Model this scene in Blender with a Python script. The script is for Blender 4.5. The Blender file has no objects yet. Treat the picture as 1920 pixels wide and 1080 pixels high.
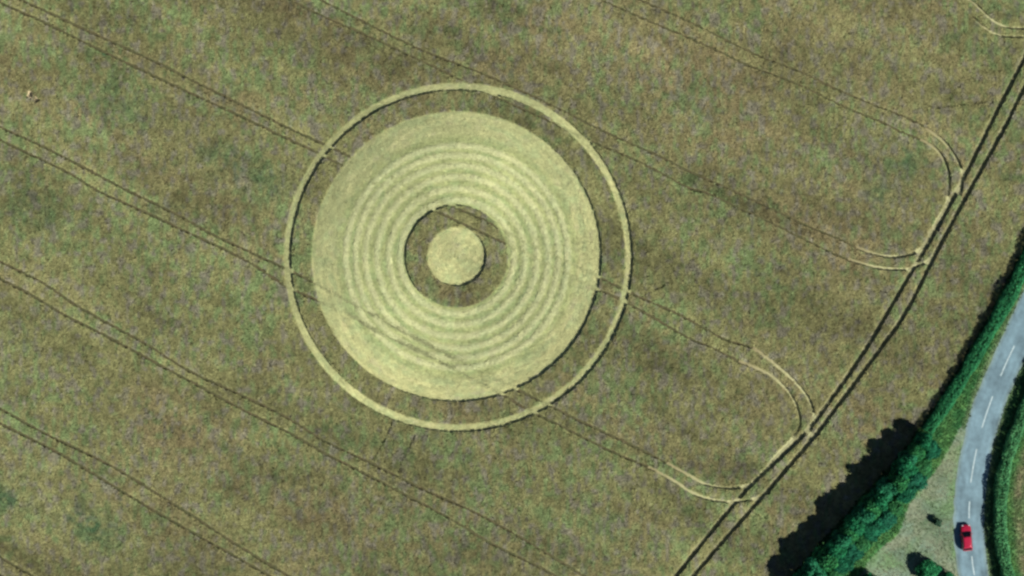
import bpy, bmesh, math, random
import numpy as np
from mathutils import Vector, Matrix

# ------------------------------------------------------------------ camera
PXM = 11.53                      # photograph pixels per metre (from its scale bar)
H_CAM = 500.0
scene = bpy.context.scene
COL = scene.collection
cam_d = bpy.data.cameras.new('camera')
cam = bpy.data.objects.new('camera', cam_d)
COL.objects.link(cam)
cam.location = (0, 0, H_CAM)
cam.rotation_euler = (0, 0, 0)
cam_d.sensor_width = 36.0
cam_d.lens = 36.0 * H_CAM / (1920.0 / PXM)
cam_d.clip_start = 1.0
cam_d.clip_end = 6000.0
scene.camera = cam

# ------------------------------------------------------------------ sky and sun
SUN_AZ, SUN_EL = 124.0, 41.0
world = bpy.data.worlds.new('World')
scene.world = world
world.use_nodes = True
wn = world.node_tree.nodes
wn.clear()
sky = wn.new('ShaderNodeTexSky')
sky.sky_type = 'NISHITA'
sky.sun_disc = False
sky.air_density = 0.7
sky.dust_density = 0.1
sky.ozone_density = 2.0
sky.sun_elevation = math.radians(SUN_EL)
sky.sun_rotation = math.radians(SUN_AZ)
bg = wn.new('ShaderNodeBackground')
bg.inputs['Strength'].default_value = 0.05
wo = wn.new('ShaderNodeOutputWorld')
world.node_tree.links.new(sky.outputs[0], bg.inputs[0])
world.node_tree.links.new(bg.outputs[0], wo.inputs[0])

sun_d = bpy.data.lights.new('sun', 'SUN')
sun_d.energy = 5.0
sun_d.angle = math.radians(0.5)
sun_d.color = (1.0, 0.965, 0.91)
sun = bpy.data.objects.new('sun', sun_d)
COL.objects.link(sun)
_a, _e = math.radians(SUN_AZ), math.radians(SUN_EL)
sdir = Vector((math.cos(_e) * math.sin(_a), math.cos(_e) * math.cos(_a), math.sin(_e)))
sun.rotation_euler = sdir.to_track_quat('Z', 'Y').to_euler()
sun.location = sdir * 300

vs = scene.view_settings
vs.view_transform = 'Standard'
vs.look = 'None'
vs.gamma = 1.0
vs.use_curve_mapping = False
vs.exposure = 0.2
scene.cycles.filter_width = 2.6
scene.cycles.max_bounces = 3
scene.cycles.diffuse_bounces = 1

# ------------------------------------------------------------------ helpers
rng = np.random.default_rng(7)
random.seed(7)


def P(px, py):
    return ((px - 960.0) / PXM, (540.0 - py) / PXM)


def PL(pts):
    return np.array([P(*p) for p in pts])


_tabs = {}


def vnoise(x, y, seed=0):
    """smooth value noise in 0..1, lattice spacing 1"""
    if seed not in _tabs:
        _tabs[seed] = np.random.default_rng(1000 + seed).random((256, 256))
    t = _tabs[seed]
    xi = np.floor(x).astype(int)
    yi = np.floor(y).astype(int)
    fx = x - xi
    fy = y - yi
    fx = fx * fx * (3 - 2 * fx)
    fy = fy * fy * (3 - 2 * fy)
    x0, x1, y0, y1 = xi & 255, (xi + 1) & 255, yi & 255, (yi + 1) & 255
    return (t[x0, y0] * (1 - fx) + t[x1, y0] * fx) * (1 - fy) + (t[x0, y1] * (1 - fx) + t[x1, y1] * fx) * fy


def fbm(x, y, seed=0, octaves=3):
    v, a, s = 0, 0.5, 0
    for k in range(octaves):
        v = v + a * vnoise(x * 2 ** k, y * 2 ** k, seed + k)
        s += a
        a *= 0.5
    return v / s


def sstep(a, b, x):
    t = np.clip((x - a) / (b - a), 0, 1)
    return t * t * (3 - 2 * t)


def smooth_line(pts, step=0.4):
    """Catmull-Rom through the points, resampled evenly"""
    p = np.asarray(pts, float)
    q = np.vstack([2 * p[0] - p[1], p, 2 * p[-1] - p[-2]])
    out = []
    for i in range(1, len(q) - 2):
        t = np.linspace(0, 1, 16, endpoint=False)[:, None]
        a, b, c, d = q[i - 1], q[i], q[i + 1], q[i + 2]
        out.append(0.5 * (2 * b + (c - a) * t + (2 * a - 5 * b + 4 * c - d) * t ** 2 + (3 * b - a - 3 * c + d) * t ** 3))
    out.append(p[-1][None])
    o = np.vstack(out)
    s = np.concatenate([[0], np.cumsum(np.hypot(*np.diff(o, axis=0).T))])
    n = max(2, int(s[-1] / step) + 1)
    u = np.linspace(0, s[-1], n)
    return np.stack([np.interp(u, s, o[:, 0]), np.interp(u, s, o[:, 1])], 1)


def normals2(line):
    t = np.gradient(line, axis=0)
    t /= np.linalg.norm(t, axis=1)[:, None] + 1e-9
    return np.stack([-t[:, 1], t[:, 0]], 1)


def line_dist(x, y, line, reach=2.0):
    """distance of the points to a polyline, exact only within reach"""
    d = np.full(x.shape, 1e3)
    # coarse chunks of the line, points kept by bounding box
    n = 12
    for i in range(0, len(line) - 1, n):
        seg = line[i:i + n + 1]
        mn, mx = seg.min(0) - reach, seg.max(0) + reach
        idx = np.nonzero((x > mn[0]) & (x < mx[0]) & (y > mn[1]) & (y < mx[1]))[0]
        if not len(idx):
            continue
        xx, yy = x[idx], y[idx]
        dd = np.full(xx.shape, 1e3)
        for a, b in zip(seg[:-1], seg[1:]):
            ab = b - a
            t = np.clip(((xx - a[0]) * ab[0] + (yy - a[1]) * ab[1]) / (ab @ ab + 1e-12), 0, 1)
            dd = np.minimum(dd, np.hypot(xx - a[0] - t * ab[0], yy - a[1] - t * ab[1]))
        d[idx] = np.minimum(d[idx], dd)
    return d


def in_poly(x, y, poly):
    c = np.zeros(x.shape, bool)
    j = len(poly) - 1
    for i in range(len(poly)):
        xi, yi = poly[i]
        xj, yj = poly[j]
        c ^= ((yi > y) != (yj > y)) & (x < (xj - xi) * (y - yi) / (yj - yi + 1e-12) + xi)
        j = i
    return c


def mesh_np(name, v, f, col=None, smooth=False):
    """v: n x 3, f: m x k indices (all faces of one size), col: n x 3 colours"""
    v = np.asarray(v, np.float32)
    f = np.asarray(f, np.int32)
    me = bpy.data.meshes.new(name)
    m, k = f.shape
    me.vertices.add(len(v))
    me.vertices.foreach_set('co', v.ravel())
    me.loops.add(m * k)
    me.loops.foreach_set('vertex_index', f.ravel())
    me.polygons.add(m)
    me.polygons.foreach_set('loop_start', np.arange(0, m * k, k, dtype=np.int32))
    me.polygons.foreach_set('loop_total', np.full(m, k, np.int32))
    if smooth:
        me.polygons.foreach_set('use_smooth', np.ones(m, bool))
    if col is not None:
        set_col(me, col)
    me.update(calc_edges=True)
    return me


def set_col(me, col):
    a = me.attributes.new('tint', 'FLOAT_COLOR', 'POINT')
    c = np.ones((len(me.vertices), 4), np.float32)
    c[:, :3] = col
    a.data.foreach_set('color', c.ravel())


def grid_faces(nu, nv, wrap=False):
    i = np.arange(nu - 1)[:, None]
    jn = nv if wrap else nv - 1
    j = np.arange(jn)[None, :]
    j2 = (j + 1) % nv
    return np.stack(np.broadcast_arrays(i * nv + j, (i + 1) * nv + j, (i + 1) * nv + j2, i * nv + j2), -1).reshape(-1, 4)


def obj(name, me, mat=None, parent=None, **props):
    o = bpy.data.objects.new(name, me)
    COL.objects.link(o)
    if parent is not None:
        o.parent = parent
    if mat is not None:
        me.materials.clear()
        me.materials.append(mat)
    for k, v in props.items():
        o[k] = v
    return o


def empty(name, loc=(0, 0, 0), rz=0.0, **props):
    o = bpy.data.objects.new(name, None)
    COL.objects.link(o)
    o.location = loc
    o.rotation_euler = (0, 0, rz)
    for k, v in props.items():
        o[k] = v
    return o


def bm_mesh(name, bm, smooth=False):
    me = bpy.data.meshes.new(name)
    bmesh.ops.recalc_face_normals(bm, faces=bm.faces[:])
    bm.to_mesh(me)
    bm.free()
    if smooth:
        for p in me.polygons:
            p.use_smooth = True
    return me


# ------------------------------------------------------------------ materials
def mat_new(name, rough=0.9, spec=0.2):
    m = bpy.data.materials.new(name)
    m.use_nodes = True
    b = m.node_tree.nodes['Principled BSDF']
    b.inputs['Roughness'].default_value = rough
    b.inputs['Specular IOR Level'].default_value = spec
    return m, m.node_tree, b


def mat_tint(name, instancer=False, rough=0.9, spec=0.15, vary=0.25, nscale=6.0, bump=0.0, random_amt=0.0):
    """colour from the 'tint' attribute, varied by world-space noise"""
    m, nt, b = mat_new(name, rough, spec)
    at = nt.nodes.new('ShaderNodeAttribute')
    at.attribute_type = 'INSTANCER' if instancer else 'GEOMETRY'
    at.attribute_name = 'tint'
    geo = nt.nodes.new('ShaderNodeNewGeometry')
    nz = nt.nodes.new('ShaderNodeTexNoise')
    nz.inputs['Scale'].default_value = nscale
    nz.inputs['Detail'].default_value = 3
    nt.links.new(geo.outputs['Position'], nz.inputs['Vector'])
    mr = nt.nodes.new('ShaderNodeMapRange')
    mr.inputs['From Min'].default_value = 0.3
    mr.inputs['From Max'].default_value = 0.7
    mr.inputs['To Min'].default_value = 1 - vary
    mr.inputs['To Max'].default_value = 1 + vary
    nt.links.new(nz.outputs['Fac'], mr.inputs['Value'])
    mul = nt.nodes.new('ShaderNodeVectorMath')
    mul.operation = 'SCALE'
    nt.links.new(at.outputs['Color'], mul.inputs[0])
    last = mr.outputs[0]
    if random_amt:
        oi = nt.nodes.new('ShaderNodeObjectInfo')
        r = nt.nodes.new('ShaderNodeMapRange')
        r.inputs['To Min'].default_value = 1 - random_amt
        r.inputs['To Max'].default_value = 1 + random_amt
        nt.links.new(oi.outputs['Random'], r.inputs['Value'])
        mm = nt.nodes.new('ShaderNodeMath')
        mm.operation = 'MULTIPLY'
        nt.links.new(last, mm.inputs[0])
        nt.links.new(r.outputs[0], mm.inputs[1])
        last = mm.outputs[0]
    nt.links.new(last, mul.inputs['Scale'])
    nt.links.new(mul.outputs[0], b.inputs['Base Color'])
    if bump:
        bp = nt.nodes.new('ShaderNodeBump')
        bp.inputs['Strength'].default_value = bump
        bp.inputs['Distance'].default_value = 0.05
        nt.links.new(nz.outputs['Fac'], bp.inputs['Height'])
        nt.links.new(bp.outputs[0], b.inputs['Normal'])
    return m


def mat_plain(name, c, rough=0.6, spec=0.4, vary=0.12, nscale=5.0, metallic=0.0, coat=0.0):
    m, nt, b = mat_new(name, rough, spec)
    geo = nt.nodes.new('ShaderNodeNewGeometry')
    nz = nt.nodes.new('ShaderNodeTexNoise')
    nz.inputs['Scale'].default_value = nscale
    nz.inputs['Detail'].default_value = 4
    nt.links.new(geo.outputs['Position'], nz.inputs['Vector'])
    rp = nt.nodes.new('ShaderNodeValToRGB')
    rp.color_ramp.elements[0].position = 0.3
    rp.color_ramp.elements[1].position = 0.7
    rp.color_ramp.elements[0].color = tuple(x * (1 - vary) for x in c) + (1,)
    rp.color_ramp.elements[1].color = tuple(min(1, x * (1 + vary)) for x in c) + (1,)
    nt.links.new(nz.outputs['Fac'], rp.inputs[0])
    nt.links.new(rp.outputs[0], b.inputs['Base Color'])
    b.inputs['Metallic'].default_value = metallic
    b.inputs['Coat Weight'].default_value = coat
    return m


M_WHEAT = mat_tint('standing_wheat', True, 0.85, 0.12, vary=0.18, nscale=3.0, random_amt=0.27)
M_STRAW_I = mat_tint('lying_straw', True, 0.7, 0.2, vary=0.15, nscale=4.0, random_amt=0.14)
M_STRAW = mat_tint('flattened_wheat', False, 0.8, 0.2, vary=0.2, nscale=5.0, bump=0.5)
M_RUT = mat_tint('rut_floor', False, 0.95, 0.1, vary=0.3, nscale=2.5, bump=0.4)
M_LEAF = mat_tint('foliage', False, 0.75, 0.10, vary=0.25, nscale=1.2)
M_GRASS = mat_tint('grass_blades', True, 0.8, 0.15, vary=0.2, nscale=2.0, random_amt=0.2)
M_VERGE = mat_tint('verge_ground', False, 0.95, 0.1, vary=0.25, nscale=2.0, bump=0.5)
M_ROAD = mat_tint('worn_asphalt', False, 0.85, 0.3, vary=0.12, nscale=1.4, bump=0.1)
M_BARK = mat_plain('bark', (0.09, 0.07, 0.05), 0.9, 0.1, 0.3, 8)
M_PAINT = mat_plain('road_paint', (0.43, 0.54, 0.54), 0.8, 0.3, 0.3, 5)

# soil and distant farmland
M_GROUND, _nt, _b = mat_new('farmland_soil', 0.95, 0.1)
_g = _nt.nodes.new('ShaderNodeNewGeometry')
_n1 = _nt.nodes.new('ShaderNodeTexNoise')
_n1.inputs['Scale'].default_value = 0.9
_n1.inputs['Detail'].default_value = 6
_r1 = _nt.nodes.new('ShaderNodeValToRGB')
_r1.color_ramp.elements[0].position = 0.3
_r1.color_ramp.elements[0].color = (0.085, 0.075, 0.035, 1)
_r1.color_ramp.elements[1].position = 0.72
_r1.color_ramp.elements[1].color = (0.17, 0.15, 0.075, 1)
_nt.links.new(_g.outputs['Position'], _n1.inputs['Vector'])
_nt.links.new(_n1.outputs['Fac'], _r1.inputs[0])
_nt.links.new(_r1.outputs[0], _b.inputs['Base Color'])

# ------------------------------------------------------------------ instancing by geometry nodes
PROTO = bpy.data.collections.new('tuft_shapes')      # not linked to the scene


def proto_collection(name, meshes):
    c = bpy.data.collections.new(name)
    for i, me in enumerate(meshes):
        o = bpy.data.objects.new('%s_%02d' % (name, i), me)
        c.objects.link(o)
    return c


def scatter_tree(coll):
    ng = bpy.data.node_groups.new('scatter_' + coll.name, 'GeometryNodeTree')
    ng.interface.new_socket('Geometry', in_out='INPUT', socket_type='NodeSocketGeometry')
    ng.interface.new_socket('Geometry', in_out='OUTPUT', socket_type='NodeSocketGeometry')
    N, L = ng.nodes, ng.links
    gi, go = N.new('NodeGroupInput'), N.new('NodeGroupOutput')
    ci = N.new('GeometryNodeCollectionInfo')
    ci.inputs['Collection'].default_value = coll
    ci.inputs['Separate Children'].default_value = True
    ci.inputs['Reset Children'].default_value = True
    ip = N.new('GeometryNodeInstanceOnPoints')
    ip.inputs['Pick Instance'].default_value = True
    for nm, dt, sock in (('pick', 'INT', 'Instance Index'), ('turn', 'FLOAT_VECTOR', 'Rotation'), ('size', 'FLOAT_VECTOR', 'Scale')):
        na = N.new('GeometryNodeInputNamedAttribute')
        na.data_type = dt
        na.inputs['Name'].default_value = nm
        L.new(na.outputs['Attribute'], ip.inputs[sock])
    L.new(gi.outputs[0], ip.inputs['Points'])
    L.new(ci.outputs[0], ip.inputs['Instance'])
    L.new(ip.outputs[0], go.inputs[0])
    return ng


def scatter(name, pts, turn, size, pick, tint, tree, parent=None, **props):
    me = bpy.data.meshes.new(name)
    n = len(pts)
    me.vertices.add(n)
    me.vertices.foreach_set('co', np.asarray(pts, np.float32).ravel())
    a = me.attributes.new('turn', 'FLOAT_VECTOR', 'POINT')
    a.data.foreach_set('vector', np.asarray(turn, np.float32).ravel())
    a = me.attributes.new('size', 'FLOAT_VECTOR', 'POINT')
    a.data.foreach_set('vector', np.asarray(size, np.float32).ravel())
    a = me.attributes.new('pick', 'INT', 'POINT')
    a.data.foreach_set('value', np.asarray(pick, np.int32))
    set_col(me, tint)
    o = obj(name, me, None, parent, **props)
    md = o.modifiers.new('scatter', 'NODES')
    md.node_group = tree
    return o


def wheat_tuft(seed, n=11, rad=0.15, h=0.84):
    """a clump of ripe wheat: bent stems ending in nodding ears"""
    r = np.random.default_rng(seed)
    V, F = [], []
    for k in range(n):
        a = r.uniform(0, 2 * math.pi)
        q = rad * math.sqrt(r.uniform(0, 1))
        bx, by = q * 0.8 * math.cos(a), q * 0.8 * math.sin(a)
        lean = r.uniform(0.02, 0.09)
        a2 = a + r.normal(0, 0.9)
        hh = h * r.uniform(0.82, 1.04)
        dx, dy = math.cos(a2), math.sin(a2)
        sx, sy = -dy, dx
        w = r.uniform(0.012, 0.03)
        p = [(bx, by, 0, w), (bx + dx * lean * 0.5, by + dy * lean * 0.5, hh * 0.85, w * 1.3),
             (bx + dx * (lean + 0.06), by + dy * (lean + 0.06), hh, w * 1.9),
             (bx + dx * (lean + 0.13), by + dy * (lean + 0.13), hh - r.uniform(0.02, 0.09), w * 0.8)]
        b = len(V)
        for (x, y, z, ww) in p:
            V += [(x - sx * ww, y - sy * ww, z), (x + sx * ww, y + sy * ww, z)]
        for i in range(3):
            F.append((b + 2 * i, b + 2 * i + 1, b + 2 * i + 3, b + 2 * i + 2))
    me = mesh_np('wheat_tuft', V, F)
    me.materials.append(M_WHEAT)
    return me


def straw_tuft(seed, n=9):
    """stems lying nearly flat, all roughly along +x"""
    r = np.random.default_rng(seed)
    V, F = [], []
    for k in range(n):
        a = r.normal(0, 0.2)
        L = r.uniform(0.35, 0.7)
        x, y = r.uniform(-0.25, 0.25), r.uniform(-0.2, 0.2)
        z = r.uniform(0.02, 0.07)
        dz = r.uniform(-0.02, 0.09)
        c, s = math.cos(a), math.sin(a)
        w = r.uniform(0.012, 0.032)
        b = len(V)
        for t, zz, ww in ((-0.5, z - dz * 0.3, w * 0.7), (0.1, z + dz, w), (0.5, z + dz * 0.3, w * 0.5)):
            px, py = x + c * L * t, y + s * L * t
            V += [(px + s * ww, py - c * ww, zz), (px - s * ww, py + c * ww, zz)]
        F += [(b, b + 1, b + 3, b + 2), (b + 2, b + 3, b + 5, b + 4)]
    me = mesh_np('straw_tuft', V, F)
    me.materials.append(M_STRAW_I)
    return me


def grass_tuft(seed, n=9):
    r = np.random.default_rng(seed)
    V, F = [], []
    for k in range(n):
        a = r.uniform(0, 2 * math.pi)
        q = 0.12 * r.uniform(0, 1)
        dx, dy = math.cos(a), math.sin(a)
        hh = r.uniform(0.1, 0.24)
        w = r.uniform(0.012, 0.028)
        b = len(V)
        for t, z, ww in ((0.3, 0, w), (0.8, hh * 0.8, w * 1.1), (1.6, hh, w * 0.3)):
            x, y = dx * q * 0.6 + dx * t * 0.09, dy * q * 0.6 + dy * t * 0.09
            V += [(x - dy * ww, y + dx * ww, z), (x + dy * ww, y - dx * ww, z)]
        F += [(b, b + 1, b + 3, b + 2), (b + 2, b + 3, b + 5, b + 4)]
    me = mesh_np('grass_tuft', V, F)
    me.materials.append(M_GRASS)
    return me


T_WHEAT = scatter_tree(proto_collection('wheat_tuft', [wheat_tuft(100 + i) for i in range(6)]))
T_STRAW = scatter_tree(proto_collection('straw_tuft', [straw_tuft(200 + i) for i in range(5)]))
T_GRASS = scatter_tree(proto_collection('grass_tuft', [grass_tuft(300 + i) for i in range(5)]))

# ------------------------------------------------------------------ layout taken from the photograph
CX, CY = P(857, 481.5)           # centre of the crop circle
RX, RY = P(860, 483)             # its outer ring lies a little off centre
R_DISC, R_ANN, R_BAND = 4.88, 8.20, 23.65
R_RING0, R_RING1 = 27.02, 28.45
XMIN, XMAX, YMIN, YMAX = -91, 91, -54, 54

# edge of the wheat along the hedge, north to south
EDGE = smooth_line(PL([(2030, 250), (1970, 360), (1922, 462), (1892, 524), (1860, 585), (1830, 636), (1795, 697), (1760, 752),
                       (1725, 803), (1684, 858), (1642, 905), (1600, 950), (1560, 996), (1512, 1050), (1480, 1086), (1420, 1160), (1370, 1220)]), 0.5)
EDGE_N = normals2(EDGE)
if EDGE_N[len(EDGE) // 2, 0] < 0:
    EDGE_N = -EDGE_N             # points to the road side
_ey = EDGE[::-1, 1]
_ex = EDGE[::-1, 0]


def edge_x(y):
    return np.interp(y, _ey, _ex)


# wheel ruts: (track, kind, width of the gap in the crop, photo points)
RUTS = {
 'a': [('soil', 0.70, [(0, 5), (85, 43), (190, 95), (330, 162), (380, 185), (460, 222), (530, 256), (590, 284), (640, 309), (720, 352), (813, 394), (870, 421), (945, 456), (1040, 502), (1115, 540), (1165, 562), (1215, 590), (1290, 633), (1335, 652), (1385, 678)]),
       ('soil', 0.70, [(40, 0), (105, 30), (180, 65), (290, 115), (345, 143), (430, 185), (520, 230), (555, 247), (625, 279), (665, 298), (760, 347), (870, 396), (905, 411), (950, 436), (1040, 480), (1125, 521), (1170, 543), (1205, 560), (1263, 585), (1320, 615), (1360, 637), (1412, 652)]),
       ('straw', .70, [(1385, 678), (1420, 692), (1450, 707), (1480, 736), (1497, 770), (1499, 798), (1486, 821), (1462, 846), (1443, 868)]),
       ('straw', .70, [(1412, 652), (1450, 680), (1490, 715), (1515, 746), (1525, 775), (1522, 800), (1514, 828)])],
 'b': [('soil', 0.72, [(0, 262), (125, 322), (185, 358), (260, 392), (330, 425), (450, 482), (530, 532), (555, 545), (595, 563), (660, 592), (700, 617), (830, 679), (880, 706), (945, 741), (985, 765), (1065, 805), (1140, 843), (1215, 875)]),
       ('soil', 0.72, [(0, 238), (75, 272), (150, 310), (235, 355), (330, 401), (400, 440), (535, 503), (585, 528), (640, 558), (700, 590), (760, 624), (880, 685), (975, 733), (1005, 748), (1050, 770), (1100, 795), (1190, 837), (1250, 868)]),
       ('straw', .70, [(1215, 875), (1270, 905), (1300, 925), (1340, 938), (1385, 941), (1420, 933), (1440, 924)]),
       ('straw', .70, [(1250, 868), (1290, 890), (1320, 907), (1350, 914), (1385, 914), (1413, 904), (1431, 886), (1443, 868)])],
 'c': [('soil', 0.72, [(0, 522), (60, 553), (130, 595), (185, 622), (260, 662), (320, 695), (375, 724), (450, 765), (540, 810), (620, 855), (690, 890), (775, 935), (850, 975), (920, 1018), (1010, 1062), (1060, 1090)]),
       ('soil', 0.72, [(0, 490), (80, 530), (140, 570), (220, 615), (275, 645), (355, 695), (430, 730), (490, 758), (540, 783), (605, 824), (690, 865), (750, 895), (800, 920), (880, 955), (950, 992), (1060, 1058), (1110, 1090)])],
 'd': [('soil', 0.75, [(0, 793), (70, 828), (130, 860), (250, 933), (345, 988), (420, 1030), (525, 1090)]),
       ('soil', 0.75, [(0, 765), (85, 812), (200, 868), (300, 928), (370, 972), (440, 1018), (560, 1090)])],
 'e': [('soil', 0.70, [(-30, 1060), (20, 1088)]),
       ('soil', 0.70, [(-30, 1028), (5, 1046), (50, 1072), (80, 1090)])],
 'f': [('soil', 0.64, [(535, -4), (615, 35), (680, 63), (770, 105), (840, 138), (880, 158), (960, 196), (1020, 223), (1095, 259), (1140, 278), (1190, 300), (1240, 325), (1290, 352), (1330, 364), (1385, 390), (1440, 415), (1540, 465), (1590, 487)]),
       ('soil', 0.64, [(585, -8), (660, 30), (760, 80), (830, 110), (900, 136), (965, 165), (1060, 210), (1110, 236), (1175, 266), (1240, 295), (1280, 316), (1345, 345), (1440, 388), (1500, 418), (1560, 443), (1605, 464)]),
       ('straw', .70, [(1590, 487), (1620, 496), (1650, 503), (1690, 506), (1722, 499), (1750, 481)]),
       ('straw', .70, [(1605, 464), (1640, 477), (1680, 482), (1715, 474), (1735, 457), (1744, 437)])],
 'g': [('soil', 0.62, [(1130, 2), (1240, 50), (1300, 75), (1350, 98), (1400, 122), (1480, 152), (1540, 180), (1590, 204), (1640, 224), (1690, 248), (1725, 262)]),
       ('soil', 0.62, [(1180, -8), (1300, 45), (1350, 70), (1420, 104), (1500, 135), (1560, 164), (1640, 198), (1690, 217), (1735, 240)]),
       ('straw', .70, [(1725, 262), (1755, 280), (1774, 308), (1780, 345), (1773, 384), (1757, 412), (1744, 437)]),
       ('straw', .70, [(1735, 240), (1765, 262), (1787, 287), (1802, 318), (1804, 345), (1801, 364)])],
 'h': [('straw', .62, [(1790, -20), (1832, 12), (1858, 36), (1888, 52), (1940, 54)]),
       ('straw', .55, [(1825, 33), (1848, 54), (1878, 68), (1935, 70)])],
 'headland': [('head', 1.02, [(1960, 25), (1920, 108), (1870, 205), (1812, 322), (1765, 412), (1715, 498), (1642, 622), (1600, 688), (1532, 783), (1505, 815), (1470, 850), (1400, 917), (1330, 1000), (1262, 1086)]),
              ('head', 1.02, [(1975, 60), (1920, 163), (1880, 243), (1812, 366), (1755, 472), (1702, 577), (1650, 653), (1560, 773), (1520, 825), (1440, 918), (1410, 952), (1350, 1020), (1292, 1088)])],
}
RUT_LABELS = {
 'a': 'pair of narrow wheel ruts from the top left running through the crop circle centre to a pale bend',
 'b': 'pair of narrow wheel ruts from the left edge crossing the lower flattened band of the circle',
 'c': 'long pair of narrow wheel ruts passing just below the crop circle without touching it',
 'd': 'pair of narrow wheel ruts crossing the lower left corner of the wheat field',
 'e': 'short bit of wheel ruts clipped by the bottom left corner',
 'f': 'pair of faint wheel ruts from the top edge grazing the upper right of the outer ring',
 'g': 'pair of faint wheel ruts in the upper right ending in a pale hooked bend',
 'h': 'pale broken curve of two wheel ruts in the top right corner',
 'headland': 'strong dark pair of wheel ruts running along the field edge parallel to the hedge',
}
TRAILS = [(.30, [(700, 862), (716, 835), (728, 810), (736, 790)]), (.34, [(748, 885), (752, 870), (765, 842), (778, 818)]),
          (.26, [(1735, 206), (1780, 200), (1860, 190)]), (.26, [(1208, 552), (1225, 545), (1252, 530)]), (.34, [(1412, 958), (1435, 972), (1460, 1000)])]

# ------------------------------------------------------------------ ground
gv = [(-3000, -3000, 0), (3000, -3000, 0), (3000, 3000, 0), (-3000, 3000, 0)]
obj('ground', mesh_np('ground', gv, [(0, 1, 2, 3)]), M_GROUND, kind='structure', label='soil and farmland under the wheat field')

# ------------------------------------------------------------------ crop colours
OLIVE = np.array((0.278, 0.278, 0.116))
GREENISH = np.array((0.196, 0.290, 0.116))
BROWN = np.array((0.286, 0.236, 0.118))
GREY = np.array((0.255, 0.240, 0.172))
DKGREEN = np.array((0.085, 0.155, 0.070))

WEEDS = [(170, 985, 7.0, .9), (15, 935, 5.0, .8), (480, 335, 8.0, .6), (400, 300, 6.0, .4), (1690, 295, 5.0, .75), (1655, 365, 4.5, .6), (60, 385, 7, .45), (230, 190, 8, .4), (1140, 115, 4, .4),
         (1310, 200, 5, .35), (60, 390, 5, .3), (300, 385, 4, .25), (1640, 90, 4, .2), (1880, 10, 3.5, .55), (40, 640, 4, .35),
         (195, 103, .7, 1.0), (420, 300, 6, .3), (1130, 1000, 6, .2), (190, 205, 5, .25)]


BROWNS = [(1300, 230, 11, .55), (1650, 430, 11, .5), (640, 970, 11, .45), (1420, 760, 7, .4), (1600, 800, 7, .4), (1780, 500, 6, .5), (900, 1000, 9, .3), (1000, 60, 9, .35), (300, 800, 7, .35)]


def wheat_tint(x, y):
    # along / across the drilling direction
    ca, sa = math.cos(math.radians(-27)), math.sin(math.radians(-27))
    u, v = x * ca + y * sa, -x * sa + y * ca
    w_br = .85 * sstep(.38, .78, .55 * fbm(u / 18, v / 6, 11) + .25 * fbm(x / 5, y / 5, 15) + .2 * vnoise(x / .55, y / 1.1, 21))
    for (px, py, r, k) in BROWNS:
        wx, wy = P(px, py)
        w_br = np.clip(w_br + k * np.exp(-((x - wx) ** 2 + (y - wy) ** 2) / r ** 2) * (.5 + vnoise(x / .9, y / .9, 101)), 0, 1)
    w_gn = sstep(.42, .78, .45 * fbm(u / 12 + 40, v / 7, 31) + .55 * vnoise(x / .6, y / 1.2, 41))
    w_gy = sstep(.55, .88, vnoise(x / .6, y / 1.1, 51)) * .85
    c = OLIVE[None] * np.ones((len(x), 1))
    c = c * (1 - w_br[:, None] * .8) + BROWN * (w_br[:, None] * .8)
    c = c * (1 - w_gn[:, None] * .75) + GREENISH * (w_gn[:, None] * .75)
    c = c * (1 - w_gy[:, None]) + GREY * w_gy[:, None]
    lum = .835 + .22 * fbm(x / 2.2, y / 2.2, 61) + .46 * (vnoise(x / .6, y / .9, 71) - .37) + .72 * (fbm(u / 24, v / 5, 81) - .5) + .34 * (fbm(x / 6, y / 6, 85) - .5)
    for (px, py, r, s) in WEEDS:
        wx, wy = P(px, py)
        k = s * np.exp(-((x - wx) ** 2 + ((y - wy + .35 * (x - wx)) * 1.5) ** 2) / (r * .72) ** 2) * (.1 + 1.3 * sstep(.3, .7, .6 * fbm(x / 2.5, y / 2.5, 95) + .4 * vnoise(x / .8, y / .8, 91))) * .85
        k = np.clip(k, 0, 1)[:, None]
        c = c * (1 - k) + DKGREEN * k
    return c * lum[:, None]


# ------------------------------------------------------------------ points for the standing crop
SP = 0.235
gx, gy = np.meshgrid(np.arange(XMIN, XMAX, SP), np.arange(YMIN, YMAX, SP), indexing='ij')
x = gx.ravel() + rng.uniform(-.48, .48, gx.size) * SP
y = gy.ravel() + rng.uniform(-.48, .48, gx.size) * SP
keep = x < edge_x(y) - 0.25 - .5 * vnoise(x / 1.5, y / 1.5, 5)
x, y = x[keep], y[keep]

RUT_LINES = {}
rutd = np.full(x.shape, 1e3)
head = np.zeros(x.shape)
for key, ruts in RUTS.items():
    RUT_LINES[key] = []
    for kind, w, pts in ruts:
        ln = smooth_line(PL(pts), 0.35)
        RUT_LINES[key].append((kind, w, ln))
        d = line_dist(x, y, ln, 1.5)
        # the gap narrows and widens along the rut
        if kind == 'soil':
            ww = w * (.84 + .32 * vnoise(x / 2.5, y / 2.5, 6))
        else:
            ww = w * (.85 + .3 * vnoise(x / 2.0, y / 2.0, 7))
        rutd = np.minimum(rutd, d - ww / 2)
        if kind != 'soil':
            head = np.maximum(head, (d - ww / 2 < .5) * 1.0)
keep = rutd > 0.10
trail = np.full(x.shape, 1e3)
for w, pts in TRAILS:
    trail = np.minimum(trail, line_dist(x, y, smooth_line(PL(pts), .4), 1.5) / w)
bx, by = P(62, 182)
BALD = [(P(58, 178), .75), (P(70, 187), .6)]
for (q, r) in BALD:
    keep &= np.hypot(x - q[0], y - q[1]) > r * (.7 + .5 * vnoise(x * 2, y * 2, 9))
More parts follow.
